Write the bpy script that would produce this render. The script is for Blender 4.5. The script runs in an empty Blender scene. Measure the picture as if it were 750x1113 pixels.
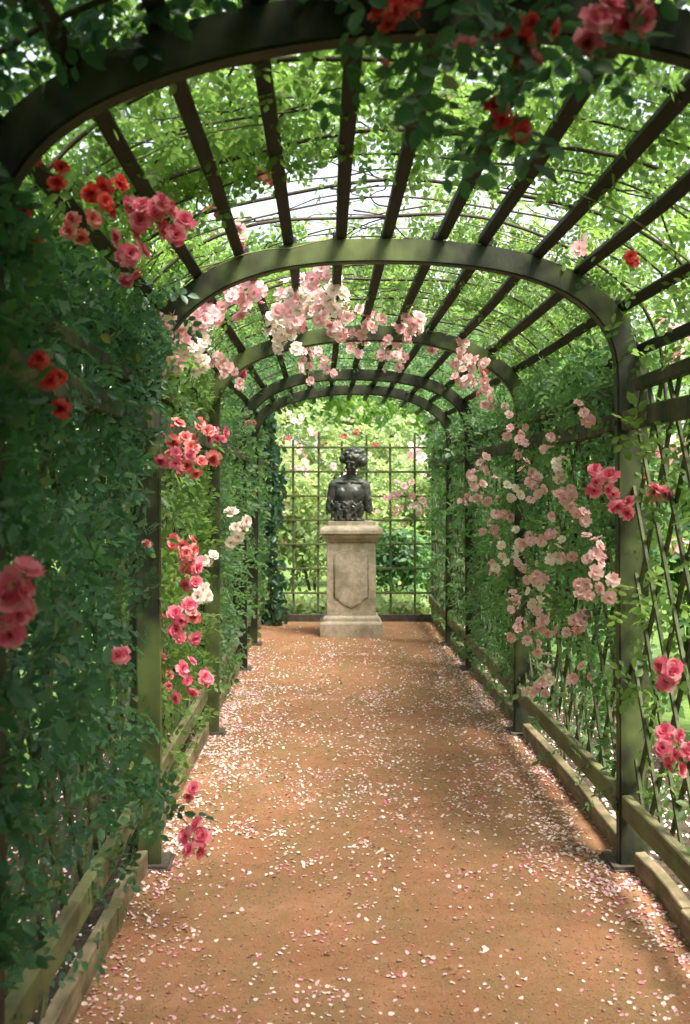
import bpy, bmesh, math, random
import numpy as np
from mathutils import Vector, Matrix
random.seed(7); RNG = np.random.default_rng(7)
SC = bpy.context.scene
COL = SC.collection
R = math.radians
# ------------------------------------------------------------------ numbers of the place (metres)
F = 1300.0; VX, VY = 354.0, 531.0; CH = 1.5         # focal length in photo pixels, vanishing point, eye height
XC = 0.25; HA = 0.99; SPR = 1.94; RISE = 0.545; PW = 2.3   # pergola axis, half width, springing height, rise, superellipse power
ARCHES = [0.05, 2.38, 4.72, 7.28, 9.85, 11.42]  # first arch stands out of view, added to shade the near bay
ENDZ = 13.5

# ------------------------------------------------------------------ helpers
def tag(o, label=None, cat=None, group=None, kind=None):
    if label: o['label'] = label
    if cat: o['category'] = cat
    if group: o['group'] = group
    if kind: o['kind'] = kind
    return o
def empty(name, loc=(0, 0, 0), parent=None):
    o = bpy.data.objects.new(name, None); COL.objects.link(o); o.location = loc
    o.empty_display_size = .1
    if parent: o.parent = parent
    return o
def link(name, me, mats, parent=None, loc=(0, 0, 0)):
    o = bpy.data.objects.new(name, me); COL.objects.link(o); o.location = loc
    if not isinstance(mats, (list, tuple)): mats = [mats]
    if len(me.materials) == 0:
        for m in mats: me.materials.append(m)
    if parent: o.parent = parent
    return o
def np_mesh(name, V, Fc, n=4, matidx=None, smooth=False):
    V = np.ascontiguousarray(V, dtype=np.float32).reshape(-1, 3); Fc = np.ascontiguousarray(Fc, dtype=np.int32).reshape(-1, n)
    me = bpy.data.meshes.new(name)
    me.vertices.add(len(V)); me.vertices.foreach_set('co', V.ravel())
    me.loops.add(Fc.size); me.loops.foreach_set('vertex_index', Fc.ravel())
    me.polygons.add(len(Fc)); me.polygons.foreach_set('loop_start', np.arange(0, Fc.size, n, dtype=np.int32))
    if matidx is not None: me.polygons.foreach_set('material_index', np.asarray(matidx, dtype=np.int32))
    if smooth: me.polygons.foreach_set('use_smooth', np.ones(len(Fc), dtype=bool))
    me.update(calc_edges=True); me.validate()
    return me
class MB:
    def __init__(s): s.v = []; s.f = []
    def add(s, vs, fs):
        b = len(s.v); s.v += [tuple(p) for p in vs]; s.f += [tuple(i + b for i in f) for f in fs]
    def box(s, x0, x1, y0, y1, z0, z1, jit=0):
        j = lambda: random.uniform(-jit, jit)
        s.add([(x + j(), y + j(), z + j()) for z in (z0, z1) for y in (y0, y1) for x in (x0, x1)],
              [(0, 2, 3, 1), (4, 5, 7, 6), (0, 1, 5, 4), (2, 6, 7, 3), (0, 4, 6, 2), (1, 3, 7, 5)])
    def bar(s, a, b, w, t, up=(0, 0, 1)):
        a, b = Vector(a), Vector(b); d = (b - a).normalized(); u = Vector(up)
        r = d.cross(u).normalized(); u = r.cross(d).normalized()
        c = []
        for p in (a, b):
            for (i, k) in ((-1, -1), (1, -1), (1, 1), (-1, 1)): c.append(p + r * (i * w / 2) + u * (k * t / 2))
        s.add(c, [(0, 1, 2, 3), (7, 6, 5, 4), (0, 4, 5, 1), (1, 5, 6, 2), (2, 6, 7, 3), (3, 7, 4, 0)])
    def tube(s, pts, rad, n=5):
        pts = [Vector(p) for p in pts]; N = len(pts)
        rad = rad if hasattr(rad, '__len__') else [rad] * N
        ring = []; up = Vector((.13, .31, .94)).normalized()
        for i, p in enumerate(pts):
            d = (pts[min(i + 1, N - 1)] - pts[max(i - 1, 0)])
            d = d.normalized() if d.length > 1e-9 else Vector((0, 0, 1))
            r = d.cross(up)
            r = r.normalized() if r.length > 1e-3 else d.orthogonal().normalized()
            u = r.cross(d)
            ring.append([p + (r * math.cos(2 * math.pi * k / n) + u * math.sin(2 * math.pi * k / n)) * rad[i] for k in range(n)])
        vs = [q for rr in ring for q in rr]; fs = []
        for i in range(N - 1):
            for k in range(n): fs.append((i * n + k, i * n + (k + 1) % n, (i + 1) * n + (k + 1) % n, (i + 1) * n + k))
        fs.append(tuple(range(n))[::-1]); fs.append(tuple((N - 1) * n + k for k in range(n)))
        s.add(vs, fs)
    def mesh(s, name, bevel=0, seg=1, smooth=False):
        me = bpy.data.meshes.new(name); me.from_pydata(s.v, [], s.f)
        bm = bmesh.new(); bm.from_mesh(me); bmesh.ops.recalc_face_normals(bm, faces=bm.faces)
        if bevel:
            es = [e for e in bm.edges if len(e.link_faces) == 2 and e.calc_face_angle(0) > .5]
            bmesh.ops.bevel(bm, geom=es, offset=bevel, segments=seg, affect='EDGES')
        bm.to_mesh(me); bm.free()
        if smooth:
            for p in me.polygons: p.use_smooth = True
        return me
    def build(s, name, mat, parent=None, bevel=0, seg=1, smooth=False, loc=(0, 0, 0)):
        return link(name, s.mesh(name, bevel, seg, smooth), mat, parent, loc)

# smooth value noise on numpy arrays
_H = RNG.random(4096)
def vnoise(p):
    p = np.asarray(p, dtype=float); i = np.floor(p).astype(int); f = p - i; f = f * f * (3 - 2 * f); out = 0
    for dx in (0, 1):
        for dy in (0, 1):
            for dz in (0, 1):
                h = _H[((i[..., 0] + dx) * 73 + (i[..., 1] + dy) * 179 + (i[..., 2] + dz) * 283) % 4096]
                out = out + h * np.where(dx, f[..., 0], 1 - f[..., 0]) * np.where(dy, f[..., 1], 1 - f[..., 1]) * np.where(dz, f[..., 2], 1 - f[..., 2])
    return out

# ------------------------------------------------------------------ pergola profile (outer line of the arches)
def outline(off=0.0, nleg=10, nc=48, base=0.0):
    pts = []
    for i in range(nleg): pts.append((-HA, base + (SPR - base) * i / nleg, -1, 0))
    for i in range(nc + 1):
        t = math.pi - math.pi * i / nc; c, s_ = math.cos(t), math.sin(t)
        x = HA * math.copysign(abs(c) ** (2 / PW), c); z = RISE * abs(s_) ** (2 / PW)
        nx = math.copysign(abs(x / HA) ** (PW - 1), x) / HA; nz = (z / RISE) ** (PW - 1) / RISE
        l = math.hypot(nx, nz); pts.append((x, SPR + z, nx / l, nz / l))
    for i in range(nleg): pts.append((HA, SPR - (SPR - base) * (i + 1) / nleg, 1, 0))
    return [(XC + x + nx * off, z + nz * off, nx, nz) for x, z, nx, nz in pts]
_P = np.array(outline(0, 24, 160)); _S = np.concatenate([[0], np.cumsum(np.hypot(np.diff(_P[:, 0]), np.diff(_P[:, 1])))]); LEN = _S[-1]
def prof(s):
    """position and outward normal at arc length s (0 = left foot, LEN = right foot)"""
    s = np.asarray(s, float)
    r = [np.interp(s, _S, _P[:, k]) for k in range(4)]
    l = np.hypot(r[2], r[3]); return r[0], r[1], r[2] / l, r[3] / l
def surf(s, y, off=0.0):
    x, z, nx, nz = prof(s); return np.stack([x + nx * off, np.asarray(y) + 0 * x, z + nz * off], -1)
def hit(px, py, inset=.06):
    """where the line of sight through a photo pixel meets the inside of the pergola"""
    dx, dz = (px - VX) / F, (VY - py) / F
    Z = .6
    while Z < 13.2:
        x, h = dx * Z - XC, CH + dz * Z
        a = HA - inset
        if h > SPR:
            if (abs(x) / a) ** PW + ((h - SPR) / (RISE - inset)) ** PW > 1: break
        elif abs(x) > a or h < 0.02: break
        Z += .01
    return Vector((dx * Z, Z, CH + dz * Z))
def pix(px, py, Z): return Vector(((px - VX) / F * Z, Z, CH + (VY - py) / F * Z))

# ------------------------------------------------------------------ materials
def mat(name): 
    m = bpy.data.materials.new(name); m.use_nodes = True; nt = m.node_tree
    for n in list(nt.nodes): nt.nodes.remove(n)
    out = nt.nodes.new('ShaderNodeOutputMaterial')
    return m, nt, out
def ramp(nt, stops, src):
    r = nt.nodes.new('ShaderNodeValToRGB'); e = r.color_ramp.elements
    while len(e) < len(stops): e.new(.5)
    for i, (p, c) in enumerate(stops): e[i].position = p; e[i].color = (*c, 1)
    nt.links.new(src, r.inputs[0]); return r.outputs[0]
def noise(nt, scale, detail=4, rough=.6, vec=None, stretch=None, dist=0):
    n = nt.nodes.new('ShaderNodeTexNoise'); n.inputs['Scale'].default_value = scale; n.inputs['Detail'].default_value = detail
    n.inputs['Roughness'].default_value = rough; n.inputs['Distortion'].default_value = dist
    tc = nt.nodes.new('ShaderNodeNewGeometry')
    src = tc.outputs['Position'] if vec is None else vec
    if stretch:
        mp = nt.nodes.new('ShaderNodeMapping'); mp.inputs['Scale'].default_value = stretch
        nt.links.new(src, mp.inputs[0]); src = mp.outputs[0]
    nt.links.new(src, n.inputs['Vector']); return n.outputs['Fac']
def mix(nt, fac, a, b, kind='RGBA', mode='MIX'):
    m = nt.nodes.new('ShaderNodeMix'); m.data_type = kind; m.blend_type = mode
    i = {'RGBA': (6, 7, 2), 'FLOAT': (2, 3, 0)}[kind]
    for s, k in ((fac, 0), (a, i[0]), (b, i[1])):
        if isinstance(s, bpy.types.NodeSocket): nt.links.new(s, m.inputs[k])
        elif isinstance(s, tuple): m.inputs[k].default_value = (*s, 1)
        else: m.inputs[k].default_value = s
    return m.outputs[i[2]]
def pbsdf(nt, col, rough=.7, spec=.3, bump=None, bs=.3, bd=.01):
    b = nt.nodes.new('ShaderNodeBsdfPrincipled')
    for s, k in ((col, 'Base Color'), (rough, 'Roughness')):
        if isinstance(s, bpy.types.NodeSocket): nt.links.new(s, b.inputs[k])
        elif isinstance(s, tuple): b.inputs[k].default_value = (*s, 1)
        else: b.inputs[k].default_value = s
    b.inputs['Specular IOR Level'].default_value = spec
    if bump is not None:
        u = nt.nodes.new('ShaderNodeBump'); u.inputs['Strength'].default_value = bs; u.inputs['Distance'].default_value = bd
        nt.links.new(bump, u.inputs['Height']); nt.links.new(u.outputs[0], b.inputs['Normal'])
    return b
def leaf_mat(name, c0, c1, c2, trans, tmix=.45, rough=.45):
    m, nt, out = mat(name)
    g = nt.nodes.new('ShaderNodeNewGeometry')
    col = ramp(nt, [(0, c0), (.5, c1), (.985, c2), (.996, (.22, .20, .05))], g.outputs['Random Per Island'])
    big = noise(nt, 2.2, 2)
    bright = ramp(nt, [(.3, (.65, .7, .75)), (.7, (1.25, 1.2, 1.0))], big)
    col = mix(nt, 1.0, col, bright, mode='MULTIPLY')
    b = pbsdf(nt, col, rough, .35)
    t = nt.nodes.new('ShaderNodeBsdfTranslucent')
    tc = mix(nt, 1.0, bright, trans, mode='MULTIPLY'); nt.links.new(tc, t.inputs['Color'])
    ms = nt.nodes.new('ShaderNodeMixShader'); ms.inputs[0].default_value = tmix
    nt.links.new(b.outputs[0], ms.inputs[1]); nt.links.new(t.outputs[0], ms.inputs[2]); nt.links.new(ms.outputs[0], out.inputs[0])
    return m
def petal_mat(name, c0, c1, c2, tmix=.35):
    m, nt, out = mat(name)
    g = nt.nodes.new('ShaderNodeNewGeometry')
    col = ramp(nt, [(0, c0), (.5, c1), (1, c2)], g.outputs['Random Per Island'])
    b = pbsdf(nt, col, .55, .2)
    t = nt.nodes.new('ShaderNodeBsdfTranslucent'); nt.links.new(col, t.inputs['Color'])
    ms = nt.nodes.new('ShaderNodeMixShader'); ms.inputs[0].default_value = tmix
    nt.links.new(b.outputs[0], ms.inputs[1]); nt.links.new(t.outputs[0], ms.inputs[2]); nt.links.new(ms.outputs[0], out.inputs[0])
    return m
def plain(name, c0, c1, scale=20, rough=.75, stretch=None, bs=.3, bd=.004, spec=.3, c2=None, s2=3):
    m, nt, out = mat(name)
    n = noise(nt, scale, 6, .65, stretch=stretch)
    col = ramp(nt, [(.3, c0), (.7, c1)], n)
    if c2:
        f = ramp(nt, [(.45, (0, 0, 0)), (.62, (1, 1, 1))], noise(nt, s2, 4, .7)); col = mix(nt, f, col, c2)
    b = pbsdf(nt, col, rough, spec, n, bs, bd); nt.links.new(b.outputs[0], out.inputs[0]); return m

M = {}
M['arch'] = plain('dark_painted_timber', (.008, .009, .007), (.024, .025, .016), 26, .6, (1, 1, .4), .4, .004, .25, (.04, .048, .022), 3.2)  # painted timber, colour darkened for the arches in shade
M['archmoss'] = plain('mossy_timber', (.010, .012, .008), (.03, .036, .018), 26, .5, (1, 1, .4), .45, .004, .35, (.11, .145, .045), 1.35)  # moss green strengthened to paint daylight onto the lit arches
M['batten'] = plain('dark_batten_wood', (.012, .013, .011), (.030, .031, .027), 30, .7, (1, .15, 1), .3, .003)
M['post'] = plain('green_post_wood', (.014, .02, .012), (.045, .055, .03), 30, .75, (1, 1, .15), .4, .004, .3, (.10, .09, .05), 4)
M['rail'] = plain('weathered_rail_wood', (.08, .078, .04), (.20, .175, .10), 26, .8, (1, .12, 1), .5, .005, .2, (.17, .19, .08), 4)
M['edge'] = plain('edging_wood', (.13, .10, .062), (.32, .25, .16), 26, .85, (1, .12, 1), .5, .006, .15, (.12, .11, .055), 5)
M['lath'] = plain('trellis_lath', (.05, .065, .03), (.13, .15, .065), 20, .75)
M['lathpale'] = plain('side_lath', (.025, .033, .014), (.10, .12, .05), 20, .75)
M['wire'] = plain('dark_cane_hoop', (.03, .025, .018), (.07, .055, .035), 20, .8)
M['cane'] = plain('rose_cane', (.08, .12, .035), (.20, .24, .08), 14, .7, c2=(.13, .09, .05), s2=6)
M['stone'] = plain('limestone', (.36, .30, .235), (.54, .46, .37), 28, .9, None, .7, .007, .15, (.27, .24, .17), 4.5)
M['foot'] = plain('footing_stone', (.05, .042, .032), (.13, .105, .08), 40, .9, None, .6, .01)
M['grit'] = plain('grit', (.20, .09, .05), (.52, .34, .22), 60, .9)
M['soil'] = plain('bed_soil', (.028, .02, .014), (.085, .06, .04), 26, .95, None, .9, .03)
M['bark'] = plain('bark', (.06, .045, .03), (.15, .12, .085), 14, .9, (1, 1, .25), .8, .02)
M['stamen'] = plain('rose_stamen', (.55, .45, .12), (.8, .7, .3), 200, .7)
M['darkedge'] = plain('dark_border_board', (.035, .03, .025), (.10, .085, .065), 20, .85)
m, nt, out = mat('bronze')
n = noise(nt, 14, 6, .65); col = ramp(nt, [(.3, (.035, .038, .037)), (.52, (.075, .075, .068)), (.72, (.13, .16, .15))], n)
b = pbsdf(nt, col, .42, .5, noise(nt, 45, 5, .6), .5, .004); b.inputs['Metallic'].default_value = .4; nt.links.new(b.outputs[0], out.inputs[0]); M['bronze'] = m
# sandy orange path with moss film
m, nt, out = mat('orange_gravel_dirt')
n1 = noise(nt, 1.1, 5, .6); n2 = noise(nt, 9, 6, .7); n3 = noise(nt, 160, 3, .7)
c = ramp(nt, [(.3, (.28, .125, .068)), (.55, (.39, .195, .112)), (.75, (.47, .27, .172))], n1)
c = mix(nt, ramp(nt, [(.35, (0, 0, 0)), (.75, (.75, .75, .75))], n2), c, (.23, .10, .045))
moss = ramp(nt, [(.43, (0, 0, 0)), (.60, (.6, .6, .6))], noise(nt, 2.3, 6, .78, stretch=(1.6, .6, 1), dist=.4))
c = mix(nt, moss, c, (.19, .145, .065))
c = mix(nt, ramp(nt, [(.56, (0, 0, 0)), (.72, (1, 1, 1))], n3), c, (.46, .29, .18))
c = mix(nt, ramp(nt, [(.28, (.85, .85, .85)), (.40, (0, 0, 0))], noise(nt, 210, 2, .6)), c, (.13, .06, .03))
h = mix(nt, .5, n2, n3, 'FLOAT')
b = pbsdf(nt, c, .93, .12, h, .75, .012); nt.links.new(b.outputs[0], out.inputs[0]); M['path'] = m
M['lawn'] = plain('lawn', (.05, .10, .02), (.13, .20, .045), 6, .9, None, .8, .03)

M['leafDark'] = leaf_mat('rose_leaf_deep', (.020, .062, .040), (.038, .105, .064), (.09, .18, .10), (.14, .36, .13), .32, .4)  # leaf green darkened and cooled to hold the shade of the near bays
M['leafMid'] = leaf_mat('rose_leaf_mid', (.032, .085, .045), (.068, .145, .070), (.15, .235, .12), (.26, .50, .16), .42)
M['leafLight'] = leaf_mat('rose_leaf_fresh', (.035, .085, .02), (.065, .14, .03), (.12, .21, .065), (.32, .52, .13), .46)  # yellower leaf green, sunlight on the brighter bays put into the colour
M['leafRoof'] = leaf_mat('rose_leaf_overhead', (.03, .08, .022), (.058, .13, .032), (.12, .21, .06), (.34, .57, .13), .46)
M['ivy'] = leaf_mat('ivy_leaf', (.018, .055, .035), (.03, .08, .05), (.07, .13, .08), (.10, .25, .10), .25, .35)
M['bushA'] = leaf_mat('shrub_leaf_light', (.10, .18, .06), (.20, .30, .12), (.34, .43, .22), (.55, .68, .30), .45)
M['bushB'] = leaf_mat('shrub_leaf_deep', (.025, .07, .03), (.045, .10, .04), (.08, .15, .05), (.20, .40, .10), .4)
M['tree'] = leaf_mat('tree_leaf', (.04, .09, .02), (.07, .14, .03), (.12, .20, .05), (.32, .55, .10), .48)
M['hot'] = petal_mat('petal_hot_pink', (.68, .06, .17), (.84, .19, .30), (.90, .42, .48), .42)
M['red'] = petal_mat('petal_coral_red', (.62, .02, .025), (.78, .07, .07), (.84, .20, .18), .42)
M['coral'] = petal_mat('petal_coral_pink', (.66, .06, .09), (.80, .20, .20), (.88, .48, .44))
M['pale'] = petal_mat('petal_pale_pink', (.84, .38, .42), (.90, .58, .60), (.92, .77, .74))
M['white'] = petal_mat('petal_blush_white', (.86, .64, .55), (.90, .80, .72), (.92, .88, .82))
M['fallen'] = petal_mat('petal_fallen_white', (.50, .30, .20), (.85, .64, .61), (.88, .80, .76), .15)
M['fallenpink'] = petal_mat('petal_fallen_pink', (.72, .14, .24), (.80, .34, .42), (.86, .58, .60), .15)

# ------------------------------------------------------------------ ground, path, beds
def sheet(name, x0, x1, y0, y1, z, m, nx=2, ny=2, amp=0, fr=1.0, kind='structure'):
    xs = np.linspace(x0, x1, nx); ys = np.linspace(y0, y1, ny); X, Y = np.meshgrid(xs, ys)
    Z = np.full_like(X, z)
    if amp: Z = Z + amp * (vnoise(np.stack([X * fr, Y * fr, X * 0 + z * 50], -1)) - .5) * 2
    V = np.stack([X, Y, Z], -1).reshape(-1, 3); i = (np.arange(ny - 1)[:, None] * nx + np.arange(nx - 1)[None]).ravel()
    me = np_mesh(name, V, np.stack([i, i + 1, i + nx + 1, i + nx], -1), smooth=True)
    o = link(name, me, m); o['kind'] = kind; return o
sheet('ground', -1500, 1500, -1500, 1500, -.03, M['lawn'])
sheet('path', -.73, 1.23, -1.0, 13.42, 0.006, M['path'], 60, 400, .006, 2.5)
sheet('left_flower_bed', -1.45, -.735, -1.0, 13.6, 0.0, M['soil'], 24, 320, .022, 6)
sheet('right_flower_bed', 1.235, 1.95, -1.0, 13.6, 0.0, M['soil'], 24, 320, .022, 6)
sheet('end_flower_bed', -.73, 1.23, 13.47, 14.3, 0.0, M['soil'], 60, 24, .022, 6)

# ------------------------------------------------------------------ the pergola
pergola = empty('pergola', (XC, 0, 0))
tag(pergola, 'long arched timber pergola with dark battens and green trellis sides over the orange path', 'pergola')
def add_child(o): o.location = Vector(o.location) - Vector((XC, 0, 0)); return o
def arch_mesh(Y, t=.092, d=.062, seed=0):
    O = outline(0, 8, 44, base=.02); I = outline(-t, 8, 44, base=.02); n = len(O); V = []; Fs = []
    rs = random.Random(seed)
    for i in range(n):
        wob = .005 * math.sin(i * .35 + seed)
        V += [(O[i][0] + O[i][2] * wob, Y - d / 2, O[i][1] + O[i][3] * wob), (O[i][0] + O[i][2] * wob, Y + d / 2, O[i][1] + O[i][3] * wob),
              (I[i][0] + O[i][2] * wob, Y + d / 2, I[i][1] + O[i][3] * wob), (I[i][0] + O[i][2] * wob, Y - d / 2, I[i][1] + O[i][3] * wob)]
    for i in range(n - 1):
        a, b = i * 4, i * 4 + 4
        for k in range(4): Fs.append((a + k, a + (k + 1) % 4, b + (k + 1) % 4, b + k))
    Fs += [(0, 3, 2, 1), ((n - 1) * 4, (n - 1) * 4 + 1, (n - 1) * 4 + 2, (n - 1) * 4 + 3)]
    mb = MB(); mb.add(V, Fs); return mb.mesh('arch', bevel=.006, seg=2)
ARCH_MY = []
for k, Y in enumerate(ARCHES):
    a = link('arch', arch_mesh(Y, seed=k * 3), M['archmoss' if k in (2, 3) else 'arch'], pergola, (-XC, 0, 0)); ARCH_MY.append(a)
    a['label'] = ['nearest dark curved arch rib overhead', 'dark arch rib crossing the top of the view', 'clear green-lit arch rib in the middle distance',
                  'third arch rib, half hidden by roses', 'fourth dark arch rib', 'last arch rib before the bust'][k]
    for sgn in (-1, 1):
        p = MB(); xo = XC + sgn * HA
        x0, x1 = sorted((xo - sgn * .045, xo + sgn * .045))
        p.box(x0, x1, Y + .034, Y + .114, .015, 1.995, .002)
        p.build('post', M['post'], a, bevel=.006, seg=2)
        for hz_ in (.26, 1.76):
            bt = MB(); bt.tube([(xo - sgn * .091, Y, hz_), (xo - sgn * .103, Y, hz_)], .011, 8); bt.build('bolt', M['foot'], a)
        f = MB(); x0, x1 = sorted((xo - sgn * .13, xo + sgn * .08)); f.box(x0, x1, Y - .07, Y + .15, -.03, .024, .006)
        f.build('footing', M['foot'], a, bevel=.012, seg=2)
# battens along the roof, one per bay and line
sb = [1.94 + .10 + i * (LEN - 3.88 - .2) / 12 for i in range(13)]
for b in range(len(ARCHES)):
    y0 = ARCHES[b] + (.002 if b else -.9); y1 = ARCHES[b + 1] - .002 if b + 1 < len(ARCHES) else ENDZ - .04
    if b == 0: y0 = -.6
    for i, s in enumerate(sb):
        s_ = s + random.uniform(-.012, .012); x, z, nx, nz = (float(q) for q in prof(s_))
        o = .018 + .002
        mb = MB(); j = random.uniform(-.006, .006)
        P0, P1 = Vector((x + nx * o, y0, z + nz * o)), Vector((x + nx * o + j, y1, z + nz * o)); Pm = (P0 + P1) / 2 + Vector((random.uniform(-.008, .008), 0, -.008))
        for q0, q1 in ((P0, Pm), (Pm, P1)): pass
        W = .042; T = .034; u = Vector((nx, 0, nz)); r = Vector((nz, 0, -nx)); V = []
        for P in (P0, Pm, P1):
            for (i1, k1) in ((-1, -1), (1, -1), (1, 1), (-1, 1)): V.append(P + r * (i1 * W / 2) + u * (k1 * T / 2))
        Fs = [(0, 1, 2, 3), (11, 10, 9, 8)]
        for q in (0, 4):
            for k in range(4): Fs.append((q + k, q + 4 + k, q + 4 + (k + 1) % 4, q + (k + 1) % 4))
        mb.add(V, Fs); mb.build('batten', M['batten'], pergola, bevel=.004, loc=(-XC, 0, 0))
# thin hoops of cane bent over the battens
for b in range(len(ARCHES)):
    y0 = ARCHES[b]; y1 = ARCHES[b + 1] if b + 1 < len(ARCHES) else ENDZ
    nh = 8 if b < 3 else 4
    for k in range(nh):
        yy = y0 + (y1 - y0) * (k + .6) / (nh + .2) + random.uniform(-.05, .05); mb = MB(); ph = random.uniform(0, 6)
        pts = []
        for s in np.linspace(1.5, LEN - 1.5, 46):
            pts.append(surf(s, yy + .05 * math.sin(s * 2.1 + ph) + .015 * math.sin(s * 9 + ph), .046 + .012 * math.sin(s * 6 + ph)).tolist())
        mb.tube(pts, .0068 if k % 2 else .004, 5); mb.build('hoop', M['wire'], pergola, smooth=True, loc=(-XC, 0, 0))
# side rails and lattice panels between the posts
def side(sgn, b):
    y0 = ARCHES[b] + .036; y1 = (ARCHES[b + 1] - .036) if b + 1 < len(ARCHES) else ENDZ - .05
    if b == 0: y0 = -.8
    X = lambda d: XC + sgn * d
    def rail(d0, d1, z0, z1, ya, yb):
        mb = MB(); x0, x1 = sorted((X(d0), X(d1)));
        n = 5; V = []; ys = np.linspace(ya, yb, n)
        for q, yy in enumerate(ys):
            w = random.uniform(-.004, .004); v = random.uniform(-.005, .005)
            V += [(x0 + w, yy, z0 + v), (x1 + w, yy, z0 + v), (x1 + w, yy, z1 + v), (x0 + w, yy, z1 + v)]
        Fs = [(0, 1, 2, 3), tuple(4 * (n - 1) + k for k in (3, 2, 1, 0))]
        for q in range(n - 1):
            for k in range(4): Fs.append((4 * q + k, 4 * q + 4 + k, 4 * q + 4 + (k + 1) % 4, 4 * q + (k + 1) % 4))
        mb.add(V, Fs); return mb.build('rail', M['rail'] if z0 < 1 else M['post'], pergola, bevel=.005, loc=(-XC, 0, 0))
    e = .058 if sgn < 0 else 0
    rail(.905 + e, .945 + e, .215, .305, y0, y1)
    rail(.905, .945, 1.725, 1.80, y0 - .03, y1)
    rail(.945, .985, 1.885, 1.935, y0 + .08, y1 - .04)
    lat = MB(); h0, h1 = .20, 1.90; run = (h1 - h0) / math.tan(R(55))
    ya, yb = y0 + .05, y1 - .01; stp = .25
    for dirn in (1, -1):
        q = ya - run
        while q < yb + run:
            a_, b_ = (q, h0), (q + dirn * run, h1)
            if dirn < 0: a_, b_ = (q, h0), (q - run, h1)
            # clip to the bay
            t0, t1 = 0, 1; dy = b_[0] - a_[0]
            for lim, s_ in ((ya, 1), (yb, -1)):
                t = (lim - a_[0]) / dy
                if (dy > 0) == (s_ > 0): t0 = max(t0, t)
                else: t1 = min(t1, t)
            if t1 - t0 > .06:
                A = (X((.957 if dirn > 0 else .972) + (.055 if sgn < 0 else 0)), a_[0] + dy * t0, a_[1] + (h1 - h0) * t0)
                B = (X((.957 if dirn > 0 else .972) + (.055 if sgn < 0 else 0)), a_[0] + dy * t1 + random.uniform(-.02, .02), a_[1] + (h1 - h0) * t1)
                lat.bar(A, B, .022, .011, up=(1, 0, 0))
            q += stp + random.uniform(-.02, .02)
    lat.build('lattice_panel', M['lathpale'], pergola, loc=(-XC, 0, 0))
for b in range(len(ARCHES)):
    for sgn in (-1, 1): side(sgn, b)

# end trellis screen behind the bust
tr = empty('trellis_screen', (XC, ENDZ, 0))
tag(tr, 'dark green square-grid trellis screen closing the pergola behind the bust', 'trellis')
sp = .274; gx = [XC - .985 + .10 + i * sp for i in range(8)]
zt = 1.965
for i, x in enumerate(gx):
    if x > XC + .93: continue
    mb = MB(); mb.bar((x - XC, .012, .02), (x - XC + random.uniform(-.01, .01), .012, zt + .16 - (.1 if i % 2 else 0) + random.uniform(-.03, .06)), .026, .016, up=(0, 1, 0)); mb.build('upright_lath', M['lath'], tr, bevel=.003)
for i in range(7):
    z = zt - i * sp; mb = MB(); mb.bar((-.94, -.006, z), (.94, -.006, z + random.uniform(-.008, .008)), .024, .016, up=(0, 1, 0)); mb.build('cross_lath', M['lath'], tr, bevel=.003)
for sgn in (-1, 1):
    mb = MB(); x0, x1 = sorted((sgn * .945, sgn * 1.02)); mb.box(x0, x1, -.04, .04, 0, 2.3); mb.build('post', M['post'], tr, bevel=.005)
mb = MB(); mb.box(-.94, .94, -.06, -.02, -.01, .085, .003); bb = mb.build('border_board', M['darkedge'], None, bevel=.006, loc=(XC, ENDZ, 0))
tag(bb, 'dark board edging the path behind the pedestal', 'edging board')

# edging boards beside the path
names = ['in front of the near arch', 'before the green-lit arch', 'just past the green-lit arch', 'beside the densest pale pink roses', 'near the fourth arch', 'at the far end by the pedestal']
for sgn in (-1, 1):
    for b in range(len(ARCHES)):
        y0 = ARCHES[b] + (.155 if b else .16); y1 = (ARCHES[b + 1] - .075) if b + 1 < len(ARCHES) else ENDZ - .07
        cuts = [(y0, y1)]
        if b == 1: cuts = [(y0, 4.02), (4.03, y1)]
        for ci, (ya, yb) in enumerate(cuts):
            mb = MB(); n = 7; V = []
            for yy in np.linspace(ya, yb, n):
                w = random.uniform(-.0025, .0025) + sgn * .012 * math.sin((yy - ya) / (yb - ya) * 3.1) + (.008 if ci else 0); v = random.uniform(-.006, .006)
                e = .012 if sgn < 0 else 0; x0, x1 = sorted((XC + sgn * (.938 + e), XC + sgn * (.982 + e)))
                V += [(x0 + w, yy, -.03), (x1 + w, yy, -.03), (x1 + w, yy, .092 + v), (x0 + w, yy, .088 + v)]
            Fs = [(0, 1, 2, 3), tuple(4 * (n - 1) + k for k in (3, 2, 1, 0))]
            for q in range(n - 1):
                for k in range(4): Fs.append((4 * q + k, 4 * q + 4 + k, 4 * q + 4 + (k + 1) % 4, 4 * q + (k + 1) % 4))
            mb.add(V, Fs); o = mb.build('edging_board', M['edge'], None, bevel=.004, seg=1)
            sd = 'left' if sgn < 0 else 'right'
            tag(o, f'{"short " if len(cuts) > 1 and ci else ""}edging board on the {sd} of the path, {names[b]}', 'edging board', 'wooden boards edging the path')

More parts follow.
